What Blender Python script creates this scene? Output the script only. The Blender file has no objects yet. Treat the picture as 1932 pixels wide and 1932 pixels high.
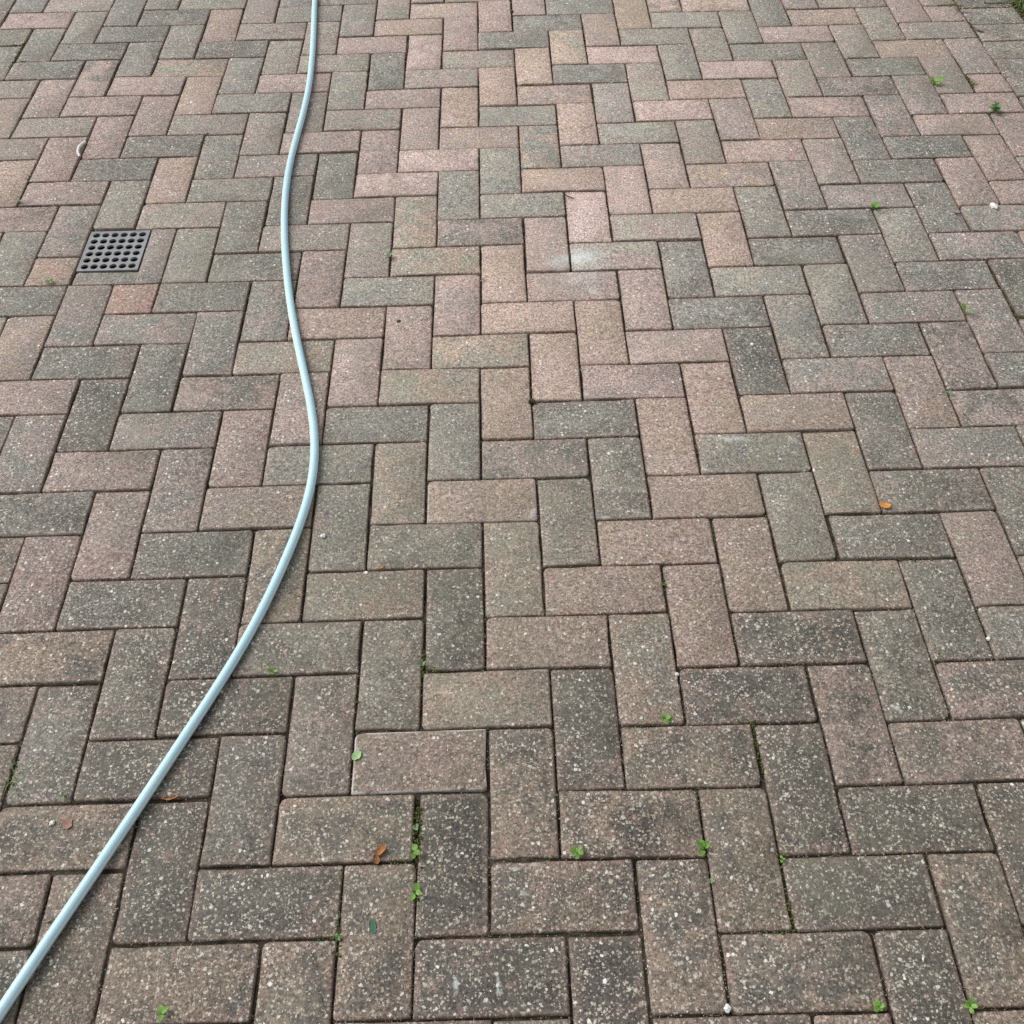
import bpy, bmesh, math, random
from mathutils import Matrix, Vector, noise

S = bpy.context.scene
R = math.radians

# ------------------------------------------------------------------ camera
FOC, PITCH, ROLL, YAW, CX, CY, CZ = 2.01854, 0.68982, -0.02084, -0.01066, -0.06449, -1.36865, 1.4392
camd = bpy.data.cameras.new('camera')
cam = bpy.data.objects.new('camera', camd)
S.collection.objects.link(cam)
camd.sensor_width = 36.0
camd.sensor_fit = 'HORIZONTAL'
camd.lens = FOC * 18.0
camd.clip_start = 0.05
camd.clip_end = 500.0
CROT = Matrix.Rotation(YAW, 3, 'Z') @ Matrix.Rotation(PITCH, 3, 'X') @ Matrix.Rotation(ROLL, 3, 'Z')
cam.matrix_world = Matrix.Translation((CX, CY, CZ)) @ CROT.to_4x4()
S.camera = cam

# ------------------------------------------------------------------ sky and sun (bright overcast)
SUN_EL, SUN_AZ = R(46), R(-66)          # azimuth from +Y, negative = towards -X (light comes from the left)
world = bpy.data.worlds.new('World')
S.world = world
world.use_nodes = True
wn, wl = world.node_tree.nodes, world.node_tree.links
wn.clear()
sky = wn.new('ShaderNodeTexSky')
sky.sky_type = 'NISHITA'
sky.sun_disc = False
sky.sun_elevation = SUN_EL
sky.sun_rotation = SUN_AZ
sky.dust_density = 4.0
sky.ozone_density = 1.0
hs = wn.new('ShaderNodeHueSaturation')
hs.inputs['Saturation'].default_value = 0.12
bgn = wn.new('ShaderNodeBackground')
bgn.inputs['Strength'].default_value = 0.13
wo = wn.new('ShaderNodeOutputWorld')
wl.new(sky.outputs[0], hs.inputs['Color'])
wl.new(hs.outputs[0], bgn.inputs['Color'])
wl.new(bgn.outputs[0], wo.inputs['Surface'])
sund = bpy.data.lights.new('sun', 'SUN')
sund.energy = 1.05
sund.angle = R(38)
sund.color = (1.0, 0.965, 0.92)
sun = bpy.data.objects.new('sun', sund)
S.collection.objects.link(sun)
sdir = Vector((math.sin(SUN_AZ) * math.cos(SUN_EL), math.cos(SUN_AZ) * math.cos(SUN_EL), math.sin(SUN_EL)))
sun.rotation_euler = sdir.to_track_quat('Z', 'Y').to_euler()
sun.location = sdir * 20

S.view_settings.view_transform = 'Standard'
S.view_settings.look = 'None'
S.view_settings.gamma = 1.0
S.view_settings.use_curve_mapping = False
S.view_settings.exposure = 0.38
S.cycles.max_bounces = 6
S.cycles.use_denoising = False

# ------------------------------------------------------------------ helpers
M = 0.1025                               # paving module: one cell of the herringbone
CTL = [(1.0,0.5,-0.081,-0.03),(2.0,1.5,-0.077,-0.021),(3.0,2.5,-0.071,0.005),(4.0,3.5,-0.04,-0.003),(5.0,4.5,-0.033,0.011),(6.0,5.5,0.001,0.022),(7.0,6.5,0.041,0.035),(8.0,7.5,0.062,0.036),(9.0,8.5,0.073,-0.017),(10.0,9.5,-0.009,-0.027),(0.0,-0.5,-0.052,0.004),(-1.0,-1.5,-0.05,0.039),(-2.0,-2.5,0.009,0.043),(-3.0,-3.5,0.013,0.043),(-4.0,-4.5,0.023,0.066),(-5.0,-5.5,0.007,0.042),(-6.0,-6.5,0.009,0.027),(4.0,-0.5,-0.045,0.007),(5.0,0.5,-0.008,0.02),(6.0,1.5,-0.0,-0.006),(7.0,2.5,0.03,0.01),(9.0,4.5,0.051,-0.013),(3.0,-1.5,-0.081,-0.031),(2.0,-2.5,-0.052,0.001),(1.0,-3.5,-0.036,0.018),(0.0,-4.5,-0.006,0.05),(-1.0,-5.5,0.03,0.069),(-2.0,-6.5,0.022,0.054),(-3.0,-7.5,0.004,0.025),(-4.0,-8.5,0.002,0.031),(-5.0,-9.5,0.012,0.052),(7.0,-1.5,-0.016,-0.031),(6.0,-2.5,-0.029,-0.033),(5.0,-3.5,-0.02,-0.036),(4.0,-4.5,-0.014,-0.026),(3.0,-5.5,0.023,-0.017),(2.0,-6.5,-0.008,-0.014),(1.0,-7.5,0.002,-0.015),(0.0,-8.5,0.01,-0.013),(-1.0,-9.5,0.042,0.0),(5.0,-7.5,0.022,-0.075),(4.0,-8.5,0.05,-0.069),(3.0,-9.5,0.022,-0.066),(-3.0,0.5,-0.059,0.016),(-2.0,1.5,-0.035,-0.024),(-1.0,2.5,-0.019,-0.023),(0.0,3.5,-0.034,-0.028),(1.0,4.5,-0.053,-0.03),(2.0,5.5,-0.044,-0.008),(3.0,6.5,-0.041,0.019),(4.0,7.5,-0.023,0.044),(5.0,8.5,0.002,0.052),(6.0,9.5,0.034,0.059),(7.0,10.5,0.011,0.074),(8.0,11.5,0.041,0.025),(9.0,12.5,0.048,-0.017),(-4.0,-0.5,-0.014,0.013),(-5.0,-1.5,-0.024,-0.013),(-6.0,-2.5,0.007,0.002),(-7.0,-3.5,0.026,0.011),(-7.0,0.5,0.004,-0.01),(-6.0,1.5,-0.019,-0.019),(-5.0,2.5,0.011,-0.048),(-4.0,3.5,-0.001,-0.053),(-3.0,4.5,0.025,-0.057),(-2.0,5.5,0.027,-0.061),(-1.0,6.5,-0.001,-0.012),(0.0,7.5,0.002,0.006),(1.0,8.5,-0.033,-0.026),(2.0,9.5,0.011,0.005),(3.0,10.5,-0.004,0.011),(4.0,11.5,0.004,0.058),(-8.0,-0.5,-0.011,0.024),(-9.0,2.5,0.001,-0.017),(-8.0,3.5,0.049,-0.054),(-7.0,4.5,0.027,-0.079),(9,16.5,-0.02,-0.07),(13,15.5,0,-0.07),(-10,17.5,0.08,-0.09),(-14,17.5,0.08,-0.06),(-12,11.5,0.09,-0.01),(-9,10.5,0.02,-0.05),(-11,8.5,0.11,-0.01),(-12,7.5,0.08,-0.01),(-12.5,14,0.06,-0.02)]


def warp(x, y, s=1.6):
    """where the corner (x, y) of the ideal herringbone grid really lies: the bricks were laid by hand"""
    kx = ky = kk = 0.0
    for cx, cy, dx, dy in CTL:
        d2 = (cx - x) ** 2 + (cy - y) ** 2
        k = math.exp(-d2 / (2 * s * s)) + 1e-12 / (1 + d2)
        kx += k * dx
        ky += k * dy
        kk += k
    return Vector(((x + kx / (kk + .02)) * M, (y + ky / (kk + .02)) * M))


def at(px, py, z=0.0):
    """the point of the ground that the photograph (1932 px wide) shows at (px, py)"""
    d = CROT @ Vector(((px / 966 - 1) / FOC, (1 - py / 966) / FOC, -1))
    t = (z - CZ) / d.z
    x, y = CX + d.x * t, CY + d.y * t
    return Vector((x, y, z + .003 * noise.noise(Vector((x * 1.7, y * 1.7, 5.5)))))


def to_px(p):
    d = CROT.transposed() @ (Vector(p) - Vector((CX, CY, CZ)))
    if d.z > -0.05:
        return None
    return ((FOC * d.x / -d.z + 1) * 966, (1 - FOC * d.y / -d.z) * 966)


def link(name, me, mat=None, parent=None):
    o = bpy.data.objects.new(name, me)
    S.collection.objects.link(o)
    if mat and me and not me.materials:
        me.materials.append(mat)
    if parent:
        o.parent = parent
    return o


def mesh(name, verts, faces, smooth=True):
    me = bpy.data.meshes.new(name)
    me.from_pydata([tuple(v) for v in verts], [], faces)
    me.update()
    if smooth:
        me.polygons.foreach_set('use_smooth', [True] * len(me.polygons))
    return me


def tag(o, label=None, cat=None, group=None, kind=None):
    if label: o['label'] = label
    if cat: o['category'] = cat
    if group: o['group'] = group
    if kind: o['kind'] = kind
    return o


def dip(x, y):
    """the drive is not quite level"""
    return .003 * noise.noise(Vector((x * 1.7, y * 1.7, 5.5)))


# ------------------------------------------------------------------ node helpers
class N:
    def __init__(self, name):
        self.m = bpy.data.materials.new(name)
        self.m.use_nodes = True
        self.t = self.m.node_tree
        self.t.nodes.clear()
        self.out = self.t.nodes.new('ShaderNodeOutputMaterial')
        self.b = self.t.nodes.new('ShaderNodeBsdfPrincipled')
        self.t.links.new(self.b.outputs[0], self.out.inputs[0])

    def put(self, sock, v):
        if v is None: return
        if isinstance(v, (int, float)):
            sock.default_value = v
        elif isinstance(v, tuple):
            if sock.type == 'RGBA' and len(v) == 3: v = v + (1,)
            sock.default_value = v
        else:
            self.t.links.new(v, sock)

    def math(self, op, a, b=None, c=None, clamp=False):
        n = self.t.nodes.new('ShaderNodeMath'); n.operation = op; n.use_clamp = clamp
        for i, v in enumerate((a, b, c)):
            self.put(n.inputs[i], v)
        return n.outputs[0]

    def vmath(self, op, a, b=None):
        n = self.t.nodes.new('ShaderNodeVectorMath'); n.operation = op
        self.put(n.inputs[0], a); self.put(n.inputs[1], b)
        return n.outputs['Value'] if op in ('LENGTH', 'DISTANCE', 'DOT_PRODUCT') else n.outputs[0]

    def scale(self, a, k):
        n = self.t.nodes.new('ShaderNodeVectorMath'); n.operation = 'SCALE'
        self.put(n.inputs[0], a); self.put(n.inputs['Scale'], k)
        return n.outputs[0]

    def noise(self, vec, scale, detail=2, rough=.5, dist=0, col=False):
        n = self.t.nodes.new('ShaderNodeTexNoise')
        self.put(n.inputs['Vector'], vec)
        n.inputs['Scale'].default_value = scale
        n.inputs['Detail'].default_value = detail
        n.inputs['Roughness'].default_value = rough
        n.inputs['Distortion'].default_value = dist
        return n.outputs['Color' if col else 'Fac']

    def voro(self, vec, scale):
        n = self.t.nodes.new('ShaderNodeTexVoronoi')
        self.put(n.inputs['Vector'], vec)
        n.inputs['Scale'].default_value = scale
        return n.outputs['Distance'], n.outputs['Color']

    def ramp(self, v, a, b, lo=0.0, hi=1.0):
        n = self.t.nodes.new('ShaderNodeMapRange'); n.interpolation_type = 'SMOOTHSTEP'
        self.put(n.inputs['Value'], v)
        self.put(n.inputs['From Min'], a); self.put(n.inputs['From Max'], b)
        self.put(n.inputs['To Min'], lo); self.put(n.inputs['To Max'], hi)
        return n.outputs[0]

    def mix(self, f, a, b, mode='MIX'):
        n = self.t.nodes.new('ShaderNodeMix'); n.data_type = 'RGBA'; n.blend_type = mode
        self.put(n.inputs[0], f); self.put(n.inputs[6], a); self.put(n.inputs[7], b)
        return n.outputs[2]

    def sep(self, v):
        n = self.t.nodes.new('ShaderNodeSeparateXYZ'); self.put(n.inputs[0], v)
        return n.outputs

    def comb(self, x, y, z):
        n = self.t.nodes.new('ShaderNodeCombineXYZ')
        for i, v in enumerate((x, y, z)): self.put(n.inputs[i], v)
        return n.outputs[0]

    def pos(self):
        return self.t.nodes.new('ShaderNodeNewGeometry').outputs['Position']

    def attr(self, name, typ='GEOMETRY'):
        n = self.t.nodes.new('ShaderNodeAttribute'); n.attribute_name = name; n.attribute_type = typ
        return n.outputs

    def uv(self):
        n = self.t.nodes.new('ShaderNodeUVMap'); n.uv_map = 'UVMap'
        return n.outputs[0]

    def bump(self, h, strength, dist):
        n = self.t.nodes.new('ShaderNodeBump')
        n.inputs['Strength'].default_value = strength
        n.inputs['Distance'].default_value = dist
        self.put(n.inputs['Height'], h)
        self.t.links.new(n.outputs[0], self.b.inputs['Normal'])

    def fin(self, col, rough=.8, spec=.3):
        self.put(self.b.inputs['Base Color'], col)
        self.put(self.b.inputs['Roughness'], rough)
        self.put(self.b.inputs['Specular IOR Level'], spec)
        return self.m


# cement smears on the paving: photo x, y, radii in metres, strength
STAINS = [(1098, 484, .046, .034, .82), (1060, 494, .040, .028, .6), (1118, 548, .012, .014, .6), (1100, 520, .06, .035, .30), (1330, 885, .006, .005, .7), (1140, 975, .010, .005, .5), (1040, 1150, .012, .003, .5), (1385, 828, .036, .009, .5),
          (1692, 1334, .006, .004, .8), (1700, 1341, .004, .004, .6), (1103, 742, .010, .010, .45), (1005, 968, .008, .012, .4),
          (560, 1462, .003, .03, .0), (1008, 1632, .007, .003, .5), (972, 1640, .007, .003, .6), (990, 1685, .006, .005, .4),
          (860, 1858, .004, .010, .7), (940, 1862, .003, .012, .6)]


def paver_material(name, per_object):
    k = N(name)
    P = k.pos()
    if per_object:
        oi = k.t.nodes.new('ShaderNodeObjectInfo')
        c1, rnd = oi.outputs['Color'], oi.outputs['Random']
        c2 = k.attr('patch', 'OBJECT')[0]
        rim = k.attr('rim', 'OBJECT')[2]
    else:
        c1 = k.attr('tone')[0]
        c2 = k.attr('patch')[0]
        rnd = k.attr('seed')[2]
        rim = 0.0
    off = k.comb(k.math('MULTIPLY', rnd, 17.3), k.math('MULTIPLY', rnd, 9.1), k.math('MULTIPLY', rnd, 31.7))
    Q = k.vmath('ADD', P, off)
    u, v, _ = k.sep(k.uv())
    eu = k.math('MULTIPLY', k.math('MINIMUM', u, k.math('SUBTRACT', 1.0, u)), .199)
    ev = k.math('MULTIPLY', k.math('MINIMUM', v, k.math('SUBTRACT', 1.0, v)), .099)
    edge = k.math('MINIMUM', eu, ev)
    # the two tones cast into each brick: brindled, in soft patches
    blot = k.noise(Q, 13, 3, .55, .6)
    blot2 = k.noise(Q, 46, 3, .6)
    f = k.ramp(k.math('ADD', k.math('MULTIPLY', blot, .62), k.math('MULTIPLY', blot2, .38)), .41, .57)
    col = k.mix(f, c1, c2)
    # worn arrises show the warmer body of the brick
    wob = k.math('MULTIPLY', k.math('SUBTRACT', k.noise(Q, 60, 3, .6), .5), .020)
    ef = k.ramp(k.math('ADD', edge, wob), .015, .002)
    warm = k.mix(.7, c1, (.275, .180, .150))
    col = k.mix(k.math('MULTIPLY', ef, .42), col, warm)
    # patches where the red body shows through the worn face
    red = k.math('MULTIPLY', k.ramp(k.noise(Q, 11, 3, .6, .4), .54, .68), k.ramp(k.noise(Q, 70, 3, .6), .35, .6))
    col = k.mix(k.math('MULTIPLY', red, .36), col, (.300, .185, .155))
    # fine sand grain
    g1 = k.noise(Q, 230, 4, .72)
    g2 = k.noise(Q, 900, 2, .6)
    gv = k.math('ADD', k.math('MULTIPLY', g1, .75), k.math('MULTIPLY', g2, .25))
    gain = k.ramp(gv, .35, .65, .36, 1.74)
    col = k.mix(1.0, col, k.comb(gain, gain, gain), 'MULTIPLY')
    med = k.ramp(k.noise(Q, 90, 3, .6), .3, .7, .84, 1.15)
    col = k.mix(1.0, col, k.comb(med, med, med), 'MULTIPLY')
    # exposed aggregate: pale flecks of several sizes, dark pits
    D = k.vmath('ADD', Q, k.scale(k.vmath('SUBTRACT', k.noise(Q, 260, 2, .5, 0, True), (.5, .5, .5)), .006))
    d1, r1 = k.voro(D, 125)
    r1s = k.sep(r1)
    s1 = k.math('SUBTRACT', k.math('MULTIPLY', r1s[0], .60), .24)
    m1 = k.ramp(k.math('SUBTRACT', s1, d1), -.05, .05)
    d2, r2 = k.voro(D, 275)
    r2s = k.sep(r2)
    s2 = k.math('SUBTRACT', k.math('MULTIPLY', r2s[0], .86), .24)
    m2 = k.ramp(k.math('SUBTRACT', s2, d2), -.08, .08)
    d3, r3 = k.voro(D, 200)
    r3s = k.sep(r3)
    s3 = k.math('SUBTRACT', k.math('MULTIPLY', r3s[1], .5), .22)
    m3 = k.ramp(k.math('SUBTRACT', s3, d3), -.05, .05)
    col = k.mix(k.math('MULTIPLY', m3, .55), col, (.055, .052, .048))
    fleck2 = k.mix(r2s[1], (.29, .26, .205), (.58, .52, .42))
    col = k.mix(k.math('MULTIPLY', m2, .78), col, fleck2)
    fleck1 = k.mix(r1s[1], (.38, .36, .31), (.74, .72, .65))
    fleck1 = k.mix(k.ramp(r1s[2], .95, .97), fleck1, (.40, .24, .20))
    dens = k.ramp(k.noise(Q, 18, 2), .3, .6, .55, 1.0)
    col = k.mix(k.math('MULTIPLY', m1, dens), col, fleck1)
    # damp algae and moss film, in drifts that run across the bricks and hug the joints
    dr = k.noise(P, 3.1, 3, .55)
    base = k.ramp(dr, .48, .66)
    for gx, gy, grx, gry, gs in ((760, 1090, .42, .60, .9), (1640, 1010, .38, .50, .7), (1700, 1560, .4, .35, .6), (300, 1500, .5, .3, .5), (330, 520, .5, .5, .5)):
        gc = at(gx, gy)
        gl = k.vmath('LENGTH', k.vmath('MULTIPLY', k.vmath('SUBTRACT', P, (gc.x, gc.y, 0.0)), (1 / grx, 1 / gry, 0.0)))
        gl = k.math('ADD', gl, k.math('MULTIPLY', k.math('SUBTRACT', k.noise(P, 5, 3, .6), .5), 1.6))
        base = k.math('MAXIMUM', base, k.math('MULTIPLY', k.ramp(gl, 1.3, .3), gs))
    al = k.math('MULTIPLY', base, k.ramp(k.noise(P, 24, 3, .6), .30, .60))
    col = k.mix(k.math('MULTIPLY', al, .36), col, (.165, .163, .112))
    em = k.math('MULTIPLY', k.ramp(k.math('ADD', edge, k.math('MULTIPLY', wob, .4)), .0045, .0008), k.ramp(k.noise(P, 7, 3, .6), .42, .66))
    col = k.mix(k.math('MULTIPLY', em, .62), col, (.070, .062, .042))
    # the pale cement smears
    W = k.math('ADD', k.math('MULTIPLY', k.noise(P, 55, 4, .7), .6), k.math('MULTIPLY', k.noise(P, 210, 3, .7), .4))
    for px, py, rx, ry, st in STAINS:
        if st <= 0: continue
        c = at(px, py)
        dv = k.vmath('SUBTRACT', P, (c.x, c.y, 0.0))
        dv = k.vmath('MULTIPLY', dv, (1 / rx, 1 / ry, 0.0))
        ln = k.vmath('LENGTH', dv)
        f = k.ramp(k.math('ADD', ln, k.math('MULTIPLY', k.math('SUBTRACT', W, .5), 3.4)), 1.3, .1)
        col = k.mix(k.math('MULTIPLY', k.math('MULTIPLY', f, k.ramp(gv, .30, .62, .45, 1.0)), st), col, (.60, .64, .62))
    if per_object:
        rf = k.math('MULTIPLY', rim, k.ramp(k.math('ADD', edge, k.math('MULTIPLY', wob, .12)), .0042, .0016))
        rf = k.math('MULTIPLY', rf, k.ramp(k.noise(P, 40, 2), .35, .5))
        col = k.mix(rf, col, (.50, .48, .45))
    h = k.math('ADD', k.math('MULTIPLY', gv, .8), k.math('MULTIPLY', m1, .35))
    h = k.math('ADD', h, k.math('MULTIPLY', m2, .2))
    h = k.math('SUBTRACT', h, k.math('MULTIPLY', m3, .7))
    wr = k.ramp(k.math('ADD', edge, k.math('MULTIPLY', wob, .25)), -.0005, .0036)
    h = k.math('ADD', h, k.math('MULTIPLY', wr, .6))
    k.bump(h, .6, .0018)
    return k.fin(col, k.ramp(al, 0, 1, .74, .62), .42)


MAT_BRICK = paver_material('weathered_brick', True)
MAT_BRICKF = paver_material('weathered_brick_field', False)


def simple(name, a, b, scale, rough=.8, spec=.3, bump=.3, dist=.002, detail=4):
    k = N(name)
    P = k.pos()
    n = k.noise(P, scale, detail, .6)
    col = k.mix(k.ramp(n, .35, .65), a, b)
    g = k.noise(P, scale * 9, 2, .6)
    gg = k.ramp(g, .3, .7, .7, 1.3)
    col = k.mix(1.0, col, k.comb(gg, gg, gg), 'MULTIPLY')
    k.bump(k.math('ADD', n, k.math('MULTIPLY', g, .5)), bump, dist)
    return k.fin(col, rough, spec)


MAT_SAND = simple('joint_sand', (.026, .020, .013), (.070, .060, .042), 60, .95, .15, .8, .004)
MAT_SOIL = simple('mossy_soil', (.155, .145, .085), (.25, .225, .150), 26, .95, .1, 1, .008)
MAT_GROUND = simple('rough_ground', (.10, .09, .06), (.14, .13, .09), 1.4, .95, .1, .5, .02)
MAT_GRIT = simple('grit', (.36, .33, .28), (.16, .13, .10), 300, .9, .2, .2, .001)
MAT_MOSS = simple('moss', (.060, .085, .022), (.13, .135, .050), 220, .95, .1, .6, .002)
MAT_FIBRE = simple('dry_fibre', (.30, .25, .17), (.17, .14, .10), 200, .9, .2, .1, .001)


def leaf_material(name, a, b, rough=.5):
    k = N(name)
    P = k.pos()
    oi = k.t.nodes.new('ShaderNodeObjectInfo')
    n = k.noise(P, 120, 3, .6)
    col = k.mix(k.ramp(n, .3, .7), a, b)
    g = k.math('ADD', k.math('MULTIPLY', oi.outputs['Random'], .5), .75)
    col = k.mix(1.0, col, k.comb(g, g, g), 'MULTIPLY')
    k.bump(n, .2, .001)
    k.b.inputs['Subsurface Weight'].default_value = 0.0
    m = k.fin(col, rough, .35)
    # thin leaf: part of the light passes through
    tr = k.t.nodes.new('ShaderNodeBsdfTranslucent'); k.put(tr.inputs['Color'], col)
    ms = k.t.nodes.new('ShaderNodeMixShader'); ms.inputs[0].default_value = .3
    k.t.links.new(k.b.outputs[0], ms.inputs[1]); k.t.links.new(tr.outputs[0], ms.inputs[2])
    k.t.links.new(ms.outputs[0], k.out.inputs[0])
    return m


MAT_LEAF = leaf_material('fresh_leaf', (.14, .32, .055), (.26, .44, .10))
MAT_LEAF2 = leaf_material('dull_leaf', (.11, .22, .075), (.25, .38, .18))
MAT_PALE = leaf_material('pale_leaf', (.42, .66, .28), (.52, .74, .38))
MAT_BROWN = leaf_material('dead_leaf', (.30, .10, .035), (.50, .26, .10), .7)
MAT_ORANGE = leaf_material('orange_leaf', (.50, .22, .045), (.60, .32, .08), .7)
MAT_RED = simple('reddish_clay', (.24, .13, .11), (.31, .18, .155), 90, .8)
MAT_WHITE = simple('white_stone', (.80, .80, .77), (.62, .61, .57), 150, .6)
MAT_TEAL = leaf_material('blue_green_leaf', (.06, .17, .11), (.12, .28, .20))
MAT_TWIG = simple('twig_bark', (.05, .04, .03), (.10, .08, .06), 200, .9)

k = N('grate_plastic')
P = k.pos()
n_ = k.noise(P, 30, 4, .6)
c_ = k.mix(k.ramp(n_, .3, .7), (.20, .205, .215), (.265, .27, .275))
c_ = k.mix(k.ramp(k.noise(P, 260, 3, .6), .56, .72), c_, (.20, .19, .17))
k.bump(k.noise(P, 400, 3), .15, .001)
MAT_GRATE = k.fin(c_, .55, .4)
MAT_DARK = simple('drain_dark', (.005, .005, .005), (.009, .008, .007), 40, .9, .2)


def hose_material():
    k = N('hose_plastic')
    P = k.pos()
    u, v, _ = k.sep(k.uv())
    n = k.noise(P, 9, 4, .6)
    n2 = k.noise(k.comb(k.math('MULTIPLY', u, 60.0), k.math('MULTIPLY', v, 90.0), 0.0), 1.0, 3, .6)
    col = k.mix(k.ramp(n, .3, .7), (.43, .655, .75), (.47, .70, .785))
    col = k.mix(k.math('MULTIPLY', k.ramp(n2, .45, .7), .4), col, (.40, .54, .60))
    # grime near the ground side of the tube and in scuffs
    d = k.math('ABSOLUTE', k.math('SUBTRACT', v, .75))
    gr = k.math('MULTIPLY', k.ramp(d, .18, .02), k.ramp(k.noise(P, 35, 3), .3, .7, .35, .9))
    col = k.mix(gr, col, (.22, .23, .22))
    # the two thin cream lines moulded along the tube
    for c0, w in ((.052, .026), (.44, .018)):
        dd = k.math('ABSOLUTE', k.math('SUBTRACT', v, c0))
        lf = k.ramp(dd, w * 1.3, w * .7)
        lf = k.math('MULTIPLY', lf, k.ramp(k.noise(P, 130, 2), .25, .5, .35, .95))
        col = k.mix(lf, col, (.88, .85, .76))
    k.bump(k.math('ADD', k.noise(P, 60, 3), k.math('MULTIPLY', n2, .4)), .12, .001)
    return k.fin(col, .38, .5)


MAT_HOSE = hose_material()

# ------------------------------------------------------------------ ground
rng = random.Random(7)


def sheet(name, x0, x1, y0, y1, nx, ny, z, amp, sc, mat):
    vs, fs = [], []
    for j in range(ny + 1):
        for i in range(nx + 1):
            x = x0 + (x1 - x0) * i / nx
            y = y0 + (y1 - y0) * j / ny
            vs.append((x, y, z + amp * noise.noise(Vector((x * sc, y * sc, 3.1)))))
    for j in range(ny):
        for i in range(nx):
            a = j * (nx + 1) + i
            fs.append((a, a + 1, a + nx + 2, a + nx + 1))
    return link(name, mesh(name, vs, fs), mat)


ground = sheet('ground', -150, 150, -150, 150, 30, 30, -0.07, 0.0, .05, MAT_GROUND)
tag(ground, kind='structure')

XE = 13                                   # the herringbone stops here; a header course follows
X0, X1, Y0, Y1 = -34, XE, -20, 46         # extent of the paving, in cells
# bed of jointing sand: the paving itself, every brick is its child
paving = sheet('paving', X0 * M - .1, 14.62 * M, Y0 * M - .1, Y1 * M + .1, 340, 520, 0, 0, 24, MAT_SAND)
for v in paving.data.vertices:             # sand stands at uneven heights, always a little below the bricks
    n_ = noise.noise(Vector((v.co.x * 24, v.co.y * 24, 3.1)))
    v.co.z = min(-.0036, -.0062 + .0070 * n_) + dip(v.co.x, v.co.y)
tag(paving, kind='structure')

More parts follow.
